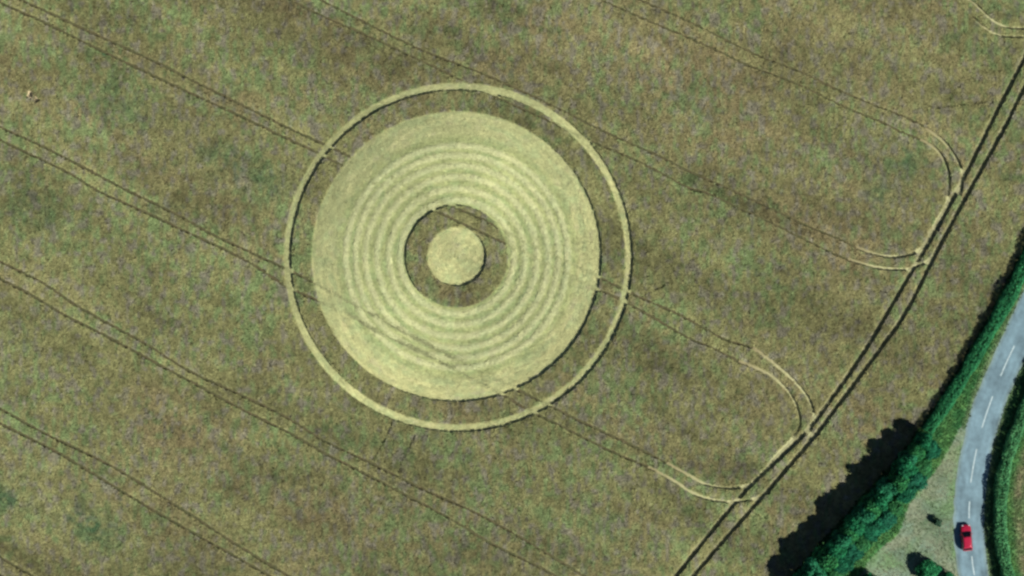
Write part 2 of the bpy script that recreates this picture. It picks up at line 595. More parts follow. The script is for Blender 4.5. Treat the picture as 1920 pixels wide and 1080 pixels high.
x, y, rutd, head, trail = x[keep], y[keep], rutd[keep], head[keep], trail[keep]
rd = np.hypot(x - CX, y - CY)
rr = np.hypot(x - RX, y - RY)
ang = np.arctan2(y - CY, x - CX)
wob = .05 * (vnoise(ang * 9, rd * 0, 3) - .5) + .03 * (vnoise(ang * 40, rd * 0, 4) - .5)
EG = .14                         # edges are planted by their own close rows, below
in_disc = rd < R_DISC + EG + wob
in_ann = (~in_disc) & (rd < R_ANN - EG + wob)
in_band = (~in_disc) & (~in_ann) & (rd < R_BAND + EG + wob)
in_out = (~in_disc) & (~in_ann) & (~in_band) & (rr < R_RING0 - EG + wob)
in_ring = (rr >= R_RING0 - EG + wob) & (rr < R_RING1 + EG + wob)
field = rr >= R_RING1 + EG + wob


EDGE_ROWS = {k: [] for k in ('field', 'out', 'ann')}


def zone_of(xs, ys):
    a_, b_ = np.hypot(xs - CX, ys - CY), np.hypot(xs - RX, ys - RY)
    return (b_ > R_RING1 + .02), (a_ > R_BAND + .02) & (b_ < R_RING0 - .02), (a_ > R_DISC + .02) & (a_ < R_ANN - .02)


def add_row(xs, ys, others):
    for ln_, w_ in others:                       # leave the mouths of crossing ruts open
        kp_ = line_dist(xs, ys, ln_, 1.0) > w_ / 2 * .95
        xs, ys = xs[kp_], ys[kp_]
    kp_ = xs < edge_x(ys) - .3
    xs, ys = xs[kp_], ys[kp_]
    for z_, m_ in zip(('field', 'out', 'ann'), zone_of(xs, ys)):
        EDGE_ROWS[z_].append(np.stack([xs[m_], ys[m_]], 1))


ALLR = [(ln, w, kind) for L in RUT_LINES.values() for kind, w, ln in L]
for i, (ln, w, kind) in enumerate(ALLR):
    fine = smooth_line(ln[::2] if len(ln) > 8 else ln, .13)
    nn = normals2(fine)
    oth = [(l2, w2) for j, (l2, w2, k2) in enumerate(ALLR) if j != i]
    for sd in (-1, 1):
        q = fine + nn * sd * (w / 2 * (.88 + .24 * vnoise(fine[:, 0] / 2.5, fine[:, 1] / 2.5, 6)) + .04)[:, None] + rng.normal(0, .055 if kind == 'soil' else .025, fine.shape)
        add_row(q[:, 0], q[:, 1], oth)
for (r_, c_) in ((R_DISC + .05, (CX, CY)), (R_ANN - .05, (CX, CY)), (R_BAND + .05, (CX, CY)), (R_RING0 - .05, (RX, RY)), (R_RING1 + .05, (RX, RY))):
    a_ = np.linspace(0, 2 * math.pi, int(2 * math.pi * r_ / .12), endpoint=False)
    q_ = r_ + .05 * (vnoise(a_ * 9, a_ * 0, 3) - .5) + rng.normal(0, .025, len(a_))
    add_row(c_[0] + q_ * np.cos(a_), c_[1] + q_ * np.sin(a_), [(l2, w2) for (l2, w2, k2) in ALLR])


def plant(mask, name, parent=None, rows=None, **props):
    xs, ys = x[mask], y[mask]
    n0 = len(xs)
    e = np.vstack(EDGE_ROWS[rows])
    xs, ys = np.concatenate([xs, e[:, 0]]), np.concatenate([ys, e[:, 1]])
    rut_ = np.concatenate([rutd[mask] + head[mask], np.full(len(e), .12)])
    n = len(xs)
    lift = np.concatenate([np.ones(n0), np.full(len(e), 1.24)])[:, None]     # edge-row tufts get a paler tint
    beside = 1 + .13 * np.exp(-(np.concatenate([np.clip(rutd[mask], 0, 50), np.zeros(len(e))]) / .7) ** 2)[:, None]     # crop tint gets paler towards the wheelings
    thin = np.concatenate([np.ones(n0), np.full(len(e), .66)])
    pts = np.stack([xs, ys, np.zeros(n)], 1)
    turn = np.stack([rng.normal(0, .07, n), rng.normal(0, .07, n), rng.uniform(0, 2 * math.pi, n)], 1)
    hz = .86 + .22 * fbm(xs / 3, ys / 3, 17) + rng.normal(0, .045, n)
    hz = hz * (.74 + .26 * sstep(.0, .3, rut_))     # crop leans and thins beside the narrow ruts
    hz = hz * np.concatenate([.42 + .58 * sstep(.35, 1.0, trail[mask] + .25 * rng.random(n0)), np.ones(len(e))])   # someone walked here
    sxy = rng.uniform(.92, 1.16, n) * thin
    size = np.stack([sxy, sxy, hz], 1)
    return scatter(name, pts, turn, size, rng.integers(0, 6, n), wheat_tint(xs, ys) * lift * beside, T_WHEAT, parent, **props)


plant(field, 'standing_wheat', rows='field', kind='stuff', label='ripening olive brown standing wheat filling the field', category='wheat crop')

# ------------------------------------------------------------------ the crop circle
circle = empty('crop_circle', (0, 0, 0), label='large round crop formation of pale flattened wheat with an outer ring and inner rings', category='crop circle')
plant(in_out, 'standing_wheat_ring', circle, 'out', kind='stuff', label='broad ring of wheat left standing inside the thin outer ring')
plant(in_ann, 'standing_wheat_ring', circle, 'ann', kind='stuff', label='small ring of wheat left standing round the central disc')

PALE = np.array((0.600, 0.610, 0.270))
PALE_G = np.array((0.500, 0.605, 0.275))
PALE_Y = np.array((0.700, 0.670, 0.300))
PALE_B = np.array((0.520, 0.485, 0.290))
RIDGES = [9.25, 11.05, 13.0, 14.85, 16.5, 18.05]


def straw_tint(x, y, cx=CX, cy=CY, ridge=True):
    r = np.hypot(x - cx, y - cy)
    a = np.arctan2(y - cy, x - cx)
    arc = a * 9.0
    st = vnoise(arc * .9 + 60, r / .35 + 7, 121)
    st2 = vnoise(arc * .45 + 60, r / .9 + 3, 131)
    g = sstep(.4, .8, .5 * st2 + .5 * vnoise(x / .7, y / .9, 141))
    b = sstep(.6, .95, .4 * st + .6 * vnoise(x / .8, y / 1., 151))
    ye = sstep(.5, .9, .6 * st + .4 * vnoise(x / 3, y / 3, 161))
    # the north-west outer part of the band was left greener and less crushed
    nw = .7 * sstep(16.0, 22.0, r) * sstep(-.5, .9, (-(x - cx) * .45 + (y - cy) * .9) / np.maximum(r, 1))
    c = PALE[None] * np.ones((len(x), 1))
    for w, t, k in ((g, PALE_G, .6), (b, PALE_B, .7), (ye, PALE_Y, .7)):
        c = c * (1 - w[:, None] * k) + t * (w[:, None] * k)
    lum = .86 + .26 * (st - .5) + .2 * fbm(x / 2.5, y / 2.5, 171)
    lum = lum * (1 - .20 * nw)
    c = c * (1 - .35 * nw[:, None]) + np.array((0.37, 0.44, 0.21)) * (.35 * nw[:, None])
    return c * lum[:, None]


def flat_part(name, r0, r1, cx, cy, dr, da_m, label, hbase=0.02):
    nr = max(3, int((r1 - r0) / dr) + 1)
    na = int(2 * math.pi * r1 / da_m)
    R, A = np.meshgrid(np.linspace(r0, r1, nr), np.linspace(0, 2 * math.pi, na, endpoint=False), indexing='ij')
    X, Y = cx + R * np.cos(A), cy + R * np.sin(A)
    arc = A * max(4, round((r0 + r1) / 2))
    Z = hbase + .03 * vnoise(arc * 1.1, R / .4 + 50, 181) + .025 * vnoise(X / .6, Y / .6, 191)
    v = np.stack([X.ravel(), Y.ravel(), Z.ravel()], 1)
    me = mesh_np(name, v, grid_faces(nr, na, True), straw_tint(v[:, 0], v[:, 1]), smooth=True)
    o = obj(name, me, M_STRAW, circle)
    o['label'] = label
    return o


ring_o = flat_part('outer_ring', R_RING0 - .05, R_RING1 + .05, RX, RY, .15, .22, 'thin outer ring of pale flattened wheat')
band_o = flat_part('flattened_band', R_ANN - .05, R_BAND + .05, CX, CY, .16, .26, 'broad band of pale flattened wheat with concentric ridges')
disc_o = flat_part('central_disc', .02, R_DISC + .05, CX, CY, .14, .2, 'small flattened disc at the centre of the circle')

for k, r0 in enumerate(RIDGES):
    na = int(2 * math.pi * r0 / .22)
    prof = np.linspace(-1, 1, 7)
    wd = .55
    T, A = np.meshgrid(prof, np.linspace(0, 2 * math.pi, na, endpoint=False), indexing='ij')
    wv = wd * (.8 + .4 * vnoise(A * r0 / 1.7, A * 0 + k, 201))
    R = r0 + T * wv + .22 * (vnoise(A * 5, A * 0 + 3 * k, 211) - .5)
    X, Y = CX + R * np.cos(A), CY + R * np.sin(A)
    hh = (.15 + .06 * vnoise(A * r0 / 2.2, A * 0 + 5 * k, 221)) * (1 - T ** 2)
    Z = .04 + hh + .015 * vnoise(X / .5, Y / .5, 231)
    v = np.stack([X.ravel(), Y.ravel(), Z.ravel()], 1)
    tint = straw_tint(v[:, 0], v[:, 1]) * .55 + np.array((.70, .73, .38)) * .45
    obj('swirl_ridge', mesh_np('swirl_ridge', v, grid_faces(7, na, True), tint, smooth=True), M_STRAW, band_o)

# lying stems over the flattened parts
RUT_ALL = [(k, kd, w, ln) for k, L in RUT_LINES.items() for (kd, w, ln) in L]


def lay_straw(parent, r0, r1, cx, cy, dens):
    n = int(math.pi * (r1 ** 2 - r0 ** 2) * dens)
    r = np.sqrt(rng.uniform(r0 ** 2, r1 ** 2, n))
    a = rng.uniform(0, 2 * math.pi, n)
    xs, ys = cx + r * np.cos(a), cy + r * np.sin(a)
    kp = np.ones(n, bool)
    for key, kd, w, ln in RUT_ALL:
        if key in 'abf':
            kp &= line_dist(xs, ys, ln, 1.2) > .30 * (.45 + .9 * vnoise(xs / 2, ys / 2, 241))
    xs, ys, r, a = xs[kp], ys[kp], r[kp], a[kp]
    n = len(xs)
    z = .045 + .04 * rng.random(n)
    tint = straw_tint(xs, ys) * rng.normal(1.0, .07, n)[:, None]
    if r1 > 20 and r0 < 20:
        rg = np.zeros(n)
        for q in RIDGES:
            rg = np.maximum(rg, np.exp(-((r - q) / .42) ** 2))
        z = z + .14 * rg
        tint = tint * (1 - (.22 * sstep(20.5, 18.6, r) * (1 - rg))[:, None] * np.array((1.1, .75, 1.1)))
        tint = tint * (1 - .5 * rg[:, None]) + np.array((.71, .74, .39)) * (.5 * rg[:, None])
    turn = np.stack([rng.normal(0, .05, n), rng.normal(0, .05, n), a + math.pi / 2 + rng.normal(0, .22, n)], 1)
    s = rng.uniform(.8, 1.25, n)
    scatter('flattened_straw', np.stack([xs, ys, z], 1), turn, np.stack([s, s, s], 1), rng.integers(0, 5, n), tint, T_STRAW, parent, kind='stuff')


lay_straw(ring_o, R_RING0, R_RING1, RX, RY, 24)
lay_straw(band_o, R_ANN, R_BAND, CX, CY, 24)
lay_straw(disc_o, 0, R_DISC, CX, CY, 24)

# ------------------------------------------------------------------ wheel ruts
SOIL_C = np.array((0.118, 0.100, 0.052))
SOIL_G = np.array((0.092, 0.102, 0.046))
for key, L in RUT_LINES.items():
    root = empty('tractor_track', tuple(L[0][2][0]) + (0,), kind='structure', label=RUT_LABELS[key], category='tractor track', group='wheel ruts through the wheat')
    for kind, w, ln in L:
        nrm = normals2(ln)
        prof = np.linspace(-1, 1, 6)
        half = w / 2 * (1.18 if kind != 'soil' else 1.25)
        s = np.arange(len(ln)) * .35
        X = ln[:, 0][:, None] + nrm[:, 0][:, None] * prof[None] * half
        Y = ln[:, 1][:, None] + nrm[:, 1][:, None] * prof[None] * half
        rdd = np.hypot(X - CX, Y - CY)
        rrd = np.hypot(X - RX, Y - RY)
        flat = (rdd < R_DISC - .1) | ((rdd > R_ANN + .1) & (rdd < R_BAND - .1)) | ((rrd > R_RING0 + .1) & (rrd < R_RING1 - .1))
        Z = .02 + .05 * vnoise(X / .3, Y / .3, 251) + .02 * prof[None] ** 2
        if kind != 'soil':
            Z = Z + .02
        rdg = np.max([np.exp(-((rdd - q) / .45) ** 2) for q in RIDGES], axis=0)
        Z = Z + flat * (.06 + .17 * rdg)
        v = np.stack([X.ravel(), Y.ravel(), Z.ravel()], 1)
        nz = vnoise(v[:, 0] / .6, v[:, 1] / .6, 261)[:, None]
        if kind == 'soil':
            tint = SOIL_C * (1 - nz) + SOIL_G * nz
            k = flat.ravel()[:, None] * (.8 if key == 'b' else .92)
            tint = tint * (1 - k) + np.array((.27, .29, .135) if key == 'b' else (.33, .35, .16)) * k
        elif kind == 'head':
            tint = (np.array((.24, .235, .12)) * (1 - nz) + np.array((.38, .37, .195)) * nz)
        else:
            tint = (np.array((.44, .44, .22)) * (1 - nz) + np.array((.56, .55, .29)) * nz)
            fade = np.repeat(sstep(-.15, .5, np.linspace(0, 1, len(ln))), 6)[:, None]
            tint = SOIL_C * 2.3 * (1 - fade) + tint * fade
            fade = .5 + .5 * np.repeat(sstep(1.05, .88, np.linspace(0, 1, len(ln))), 6)[:, None]
            tint = np.array((.25, .25, .13)) * (1 - fade) + tint * fade
        off = np.array(root.location)
        me = mesh_np('wheel_rut', v - off, grid_faces(len(ln), 6), tint, smooth=True)
        nm = {'soil': 'wheel_rut', 'straw': 'turning_curve', 'head': 'wheel_rut'}[kind]
        if kind == 'straw' and key == 'h':
            nm = 'wheel_rut'
        obj(nm, me, M_RUT if kind == 'soil' else M_STRAW, root)

# little bald spot of bleached straw
pr = empty('bleached_patch', (bx, by, 0), label='tiny bleached bare patch in the wheat near the left edge', category='bare patch')
for (q, r) in BALD:
    nr, na = 5, 20
    R, A = np.meshgrid(np.linspace(.02, r * 1.15, nr), np.linspace(0, 2 * math.pi, na, endpoint=False), indexing='ij')
    R = R * (.8 + .4 * vnoise(A * 1.6, A * 0 + r * 9, 271))
    X, Y = q[0] + R * np.cos(A), q[1] + R * np.sin(A)
    Z = .05 + .08 * vnoise(X / .2, Y / .2, 281)
    v = np.stack([X.ravel() - bx, Y.ravel() - by, Z.ravel()], 1)
    obj('straw_mat', mesh_np('straw_mat', v, grid_faces(nr, na, True), np.array((.68, .56, .33)) * np.ones((len(v), 1)), smooth=True), M_STRAW, pr)

# ------------------------------------------------------------------ road, verge, lay-by
ROAD_AX = smooth_line(PL([(2060, 330), (1990, 465), (1935, 580), (1889, 677), (1850, 772), (1826, 873), (1817, 955), (1818, 1010), (1826, 1080), (1845, 1160), (1870, 1240)]), .4)
ROAD_N = normals2(ROAD_AX)
HW = 2.55
LAYBY = smooth_line(PL([(1800, 800), (1778, 843), (1752, 886), (1716, 930), (1700, 957), (1688, 995), (1665, 1018), (1640, 1038), (1612, 1080), (1600, 1110), (1800, 1120), (1800, 1000), (1800, 900), (1808, 840), (1812, 805)]), .5)
RHEDGE = smooth_line(PL([(1975, 640), (1945, 706), (1917, 775), (1894, 835), (1878, 892), (1873, 950), (1874, 1002), (1882, 1052), (1893, 1100), (1905, 1150)]), .4)

gs = .45
gx, gy = np.meshgrid(np.arange(34, 140, gs), np.arange(-110, 120, gs), indexing='ij')
vx, vy = gx.ravel(), gy.ravel()
d_road = line_dist(vx, vy, ROAD_AX, 8)
d_rh = line_dist(vx, vy, RHEDGE, 14)
lay = in_poly(vx, vy, LAYBY)
east = vx > np.interp(vy, RHEDGE[::-1, 1], RHEDGE[::-1, 0])


def verge_tint(x, y, d_road, d_rh, lay, east):
    n1, n2, n3 = vnoise(x / .8, y / .8, 301)[:, None], fbm(x / 3, y / 3, 311)[:, None], vnoise(x / .5, y / .5, 321)[:, None]
    g = np.array((.045, .180, .058)) * (1 - n1) + np.array((.13, .285, .085)) * n1
    # worn pale margin beside the asphalt
    k = (sstep(3.6, 2.6, d_road))[:, None] * (.45 + .5 * n1)
    c = g * (1 - k) + np.array((.20, .27, .14)) * k
    gravel = np.array((.190, .235, .148)) * (1 - n3) + np.array((.150, .215, .155)) * n3
    gravel = gravel * (1 - .75 * sstep(.45, .7, n2)) + np.array((.13, .23, .09)) * (.75 * sstep(.45, .7, n2))
    n4 = sstep(.5, .75, fbm(x / 2.2 + 9, y / 2.6, 361))[:, None]
    gravel = gravel * (1 - .6 * n4) + np.array((.25, .26, .165)) * (.5 * n4)
    for (px, py, r_, k_) in ((1750, 975, 2.6, .8), (1772, 1010, 2.2, .6), (1725, 1050, 2.5, .5), (1765, 900, 2.4, .35), (1690, 1040, 2.0, .4)):
        wx, wy = P(px, py)
        kk = np.clip(k_ * np.exp(-((x - wx) ** 2 + (y - wy) ** 2) / r_ ** 2) * (.3 + 1.4 * vnoise(x / .6, y / .6, 371)), 0, 1)[:, None]
        gravel = gravel * (1 - kk) + np.array((.085, .135, .075)) * kk
    gravel = gravel * 1.3
    c = np.where(lay[:, None], gravel, c)
    k = (east * sstep(1.6, 3.2, d_rh))[:, None] * (.35 + .65 * sstep(.35, .6, n2))
    c = c * (1 - k) + (np.array((.36, .32, .19)) * (1 - n3) + np.array((.27, .29, .13)) * n3) * k
    return c


vt = verge_tint(vx, vy, d_road, d_rh, lay, east)
vz = .012 + .03 * vnoise(vx / .7, vy / .7, 331)
f = grid_faces(*gx.shape)
fc = np.stack([vx[f].mean(1), vy[f].mean(1)], 1)
f = f[fc[:, 0] > edge_x(np.clip(fc[:, 1], _ey.min(), _ey.max())) - .4]
obj('roadside_verge', mesh_np('roadside_verge', np.stack([vx, vy, vz], 1), f, vt, smooth=True), M_VERGE, kind='structure', label='grassy verge and gravel lay-by between the hedge and the road')

# asphalt strip
prof = np.linspace(-1, 1, 15)
wv = HW + .3 * (vnoise(np.arange(len(ROAD_AX)) * .3, np.zeros(len(ROAD_AX)), 341) - .5)
X = ROAD_AX[:, 0][:, None] + ROAD_N[:, 0][:, None] * prof[None] * wv[:, None]
Y = ROAD_AX[:, 1][:, None] + ROAD_N[:, 1][:, None] * prof[None] * wv[:, None]
Z = .055 + .03 * (1 - prof[None] ** 2) + 0 * X
v = np.stack([X.ravel(), Y.ravel(), Z.ravel()], 1)
lat = np.broadcast_to(prof[None], X.shape).ravel()
base = np.array((.155, .242, .275))
n1 = fbm(v[:, 0] / 1.2, v[:, 1] / 2.2, 351)[:, None]
wheelp = (np.exp(-((np.abs(lat) - .35) / .16) ** 2) + np.exp(-((np.abs(lat) - .72) / .12) ** 2))[:, None]
n2 = sstep(.62, .7, fbm(v[:, 0] / 1.6 + 31, v[:, 1] / 4.5, 391))[:, None]     # darker repair patches
tint = base * (.62 + .72 * n1) * (1 + .2 * wheelp) * (1 - .22 * n2)
edge_k = sstep(.80, 1.0, np.abs(lat) + .1 * (n1[:, 0] - .5))[:, None]
tint = tint * (1 - .55 * edge_k) + np.array((.27, .35, .26)) * .55 * edge_k
road = obj('road', mesh_np('road', v, grid_faces(len(ROAD_AX), 15), tint, smooth=True), M_ROAD, kind='structure', label='pale grey asphalt lane curving along the right side')
# centre dashes
DASH = [((1945, 560), (1922, 606)), ((1902, 648), (1876, 705)), ((1861, 743), (1841, 802)), ((1831, 842), (1820, 905)), ((1818, 940), (1817, 972)), ((1822, 1043), (1827, 1078))]
for a, b in DASH:
    ln = smooth_line(PL([a, ((a[0] + b[0]) / 2 - .6, (a[1] + b[1]) / 2), b]), .5)
    nn = normals2(ln)
    hw = .11
    V = []
    for q, m in zip(ln, nn):
        V += [(q[0] - m[0] * hw, q[1] - m[1] * hw, .0905), (q[0] + m[0] * hw, q[1] + m[1] * hw, .0905)]
    F = [(2 * i, 2 * i + 1, 2 * i + 3, 2 * i + 2) for i in range(len(ln) - 1)]
    obj('centre_dash', mesh_np('centre_dash', V, F), M_PAINT, road)

# grass blades on the verge
n = 80000
gx_ = rng.uniform(36, 92, n)
gy_ = rng.uniform(-54, 20, n)
dr_ = line_dist(gx_, gy_, ROAD_AX, 8)
dh_ = line_dist(gx_, gy_, RHEDGE, 14)
ly_ = in_poly(gx_, gy_, LAYBY)
ea_ = gx_ > np.interp(gy_, RHEDGE[::-1, 1], RHEDGE[::-1, 0])
kp = (gx_ > edge_x(gy_) - .3) & (dr_ > HW - .15 + .3 * vnoise(gx_ / 1.3, gy_ / 1.3, 381))
gx_, gy_, dr_, dh_, ly_, ea_ = (q[kp] for q in (gx_, gy_, dr_, dh_, ly_, ea_))
n = len(gx_)
tint = verge_tint(gx_, gy_, dr_, dh_, ly_ & False, ea_) * rng.normal(1.05, .1, n)[:, None]
kk = sstep(.35, .65, fbm(gx_[ly_] / 1.6, gy_[ly_] / 1.6, 311))[:, None]
tint[ly_] = (np.array((.36, .36, .235)) * (1 - kk) + np.array((.17, .27, .11)) * kk) * rng.normal(1, .16, (ly_.sum(), 1))
s = rng.uniform(.7, 1.5, n) * np.where(ly_, .45, 1.0)
scatter('verge_grass', np.stack([gx_, gy_, np.full(n, .02)], 1), np.stack([np.zeros(n), np.zeros(n), rng.uniform(0, 6.28, n)], 1), np.stack([s, s, s], 1),
        rng.integers(0, 5, n), tint, T_GRASS, kind='stuff', label='rough green and tan grass along the road verges', category='grass')


# ------------------------------------------------------------------ foliage
def leaf_mesh(name, pts, nrm, size, tint, seed):
    """folded diamond leaves (4 corners, bent along the middle) at pts"""
    r = np.random.default_rng(seed)
    n = len(pts)
    nrm = nrm + r.normal(0, .55, (n, 3))
    nrm /= np.linalg.norm(nrm, axis=1)[:, None] + 1e-9
    t = np.cross(nrm, r.normal(0, 1, (n, 3)))
    t /= np.linalg.norm(t, axis=1)[:, None] + 1e-9
    b = np.cross(nrm, t)
    s = size[:, None]
    v = np.stack([pts - t * s, pts - b * s * .62 + nrm * s * .18, pts + t * s, pts + b * s * .62 + nrm * s * .18], 1).reshape(-1, 3)
    i = np.arange(n)[:, None] * 4
    f = np.vstack([np.hstack([i, i + 1, i + 2]), np.hstack([i, i + 2, i + 3])])
    return mesh_np(name, v, f, np.repeat(tint, 4, axis=0))


def leaf_tints(n, r, base=(.010, .115, .042), tip=(.028, .210, .072), lobes=None):
    k = r.random(n)[:, None]
    c = np.array(base) * (1 - k) + np.array(tip) * k
    if lobes is not None:
        c = c * lobes[:, None]
    return c * r.normal(1, .12, n)[:, None]


def shrub_meshes(seed, R=2.2, Hh=5.2, n=2600, leaf=.21, base=(.010, .115, .042), tip=(.028, .210, .072)):
    r = np.random.default_rng(seed)
    pts, nr, lb = [], [], []
    K = 11
    for k in range(K):
        a = 2 * math.pi * k / K * 1.618 * 2 + r.normal(0, .3)
        q = R * .62 * math.sqrt((k + .3) / K)
        cz = Hh * (.42 + .36 * r.random()) if k > 2 else Hh * .76
        c = np.array((q * math.cos(a), q * math.sin(a), cz))
        rad = np.array((1, 1, .85)) * R * r.uniform(.34, .52)
        m = n // K
        d = r.normal(0, 1, (m, 3))
        d /= np.linalg.norm(d, axis=1)[:, None]
        d[:, 2] = np.where(d[:, 2] < -.35, -d[:, 2], d[:, 2])
        rr_ = r.uniform(.45, 1.06, m) ** .6
        pts.append(c + d * rad * rr_[:, None])
        nr.append(d + np.array((0, 0, .35)))
        lb.append(np.full(m, r.uniform(.75, 1.25)))
    # low skirt of leaves down to the ground
    m = n // 4
    a = r.uniform(0, 2 * math.pi, m)
    z = r.uniform(.1, Hh * .5, m)
    q = R * r.uniform(.35, .85, m)
    pts.append(np.stack([q * np.cos(a), q * np.sin(a), z], 1))
    nr.append(np.stack([np.cos(a), np.sin(a), .4 + 0 * a], 1))
    lb.append(np.full(m, 1.0))
    pts, nr, lb = np.vstack(pts), np.vstack(nr), np.concatenate(lb)
    crown = leaf_mesh('crown', pts, nr, r.uniform(.7, 1.35, len(pts)) * leaf, leaf_tints(len(pts), r, base, tip, lb), seed)
    crown.materials.append(M_LEAF)
    bm = bmesh.new()

    def tube(p0, p1, r0, r1, seg=6):
        p0, p1 = Vector(p0), Vector(p1)
        ax = (p1 - p0).normalized()
        u = ax.orthogonal().normalized()
        w = ax.cross(u)
        A = [bm.verts.new(p0 + (u * math.cos(i * 2 * math.pi / seg) + w * math.sin(i * 2 * math.pi / seg)) * r0) for i in range(seg)]
        B = [bm.verts.new(p1 + (u * math.cos(i * 2 * math.pi / seg) + w * math.sin(i * 2 * math.pi / seg)) * r1) for i in range(seg)]
        for i in range(seg):
            bm.faces.new((A[i], A[(i + 1) % seg], B[(i + 1) % seg], B[i]))
    tw = R * .055
    tube((0, 0, -.05), (.05, .03, Hh * .35), tw * 1.3, tw)
    for k in range(5):
        a = k * 1.257 + r.normal(0, .2)
        tube((.05, .03, Hh * .33), (R * .45 * math.cos(a), R * .45 * math.sin(a), Hh * r.uniform(.6, .78)), tw * .75, tw * .25, 5)
    tube((.05, .03, Hh * .33), (0, .1, Hh * .82), tw * .8, tw * .25, 5)
    trunk = bm_mesh('trunk', bm)
    trunk.materials.append(M_BARK)
    return crown, trunk


HUES = [((.010, .115, .042), (.028, .210, .072)), ((.012, .100, .048), (.026, .180, .082)), ((.016, .118, .036), (.048, .225, .062)),
        ((.008, .092, .040), (.022, .170, .070)), ((.014, .125, .050), (.036, .215, .088)), ((.020, .112, .034), (.055, .200, .058))]
SHRUBS = [shrub_meshes(500 + i, R=2.25, Hh=5.2, base=np.array(HUES[i][0]) * (.8, .84, 1.0), tip=np.array(HUES[i][1]) * (.8, .95, 1.0)) for i in range(6)]
ORD = ['first', 'second', 'third', 'fourth', 'fifth', 'sixth', 'seventh', 'eighth', 'ninth', 'tenth', 'eleventh', 'twelfth', 'thirteenth', 'fourteenth', 'fifteenth', 'sixteenth', 'seventeenth', 'eighteenth', 'nineteenth', 'twentieth']


def put_shrub(mesh_pair, loc, rz, sc, label, group, name='shrub', cat='shrub'):
    o = empty(name, loc, rz, label=label, category=cat)
    if group:
        o['group'] = group
    o.scale = sc
    for nm, me in (('crown', mesh_pair[0]), ('trunk', mesh_pair[1])):
        c = bpy.data.objects.new(nm, me)
        COL.objects.link(c)
        c.parent = o
    return o


# thicket along the lower field edge
s_edge = np.concatenate([[0], np.cumsum(np.hypot(*np.diff(EDGE, axis=0).T))])


def edge_at_py(py):
    yv = (540 - py) / PXM
    i = int(np.argmin(np.abs(EDGE[:, 1] - yv)))
    return i


i0, i1 = edge_at_py(812), edge_at_py(1090)
for row, (off, sp, r_, h_, txt) in enumerate(((1.75, 2.0, .93, 1.2, 'field side'), (4.6, 2.6, .93, .80, 'road side'))):
    s = s_edge[i0] + (0.4 if row == 0 else 1.2)
    k = 0
    while s < s_edge[i1] + 1.0 and k < len(ORD):
        i = int(np.argmin(np.abs(s_edge - s)))
        frac = (s - s_edge[i0]) / (s_edge[i1] - s_edge[i0])
        o_ = off + random.uniform(-.3, .3) - (1 - min(1, frac * 3.2)) * (.35 if row == 0 else 1.5)
        p = EDGE[i] + EDGE_N[i] * o_
        sc = r_ * random.uniform(.92, 1.12) * (.72 + .28 * min(1, frac * 5 + .3))
        hz = h_ * random.uniform(.88, 1.12) * (.9 + .1 * min(1, frac * 4))
        put_shrub(SHRUBS[(k * 2 + row * 3) % 6], (p[0], p[1], 0), random.uniform(0, 6.28), (sc, sc, hz),
                  '%s leafy green shrub from the top of the dense thicket, %s row' % (ORD[k], txt), 'shrubs of the thicket by the lay-by')
        s += sp * random.uniform(.9, 1.1)
        k += 1

# small bushes on the lay-by
SM = [shrub_meshes(560 + i, R=1.6, Hh=2.6, n=1500, leaf=.15) for i in range(2)]
put_shrub(SM[0], P(1737, 1068) + (0,), .4, (1.45, 1.2, 1.0), 'round green bush at the bottom edge beside the road below the gravel', None, 'bush', 'bush')
put_shrub(SM[1], P(1628, 1092) + (0,), 1.1, (1.2, 1.1, 1.05), 'dark bush cut off by the bottom edge beside the thicket', None, 'bush', 'bush')
put_shrub(SM[1], P(1778, 1087) + (0,), 2.3, (1.0, .9, .7), 'low green bush at the bottom edge right beside the asphalt', None, 'bush', 'bush')
SAP = shrub_meshes(570, R=.75, Hh=1.7, n=500, leaf=.13, base=(.03, .075, .045), tip=(.05, .11, .06))
put_shrub(SAP, P(1757, 979) + (0,), 0, (1, 1, 1), 'lone small dark bush standing in the gravel lay-by', None, 'bush', 'bush')


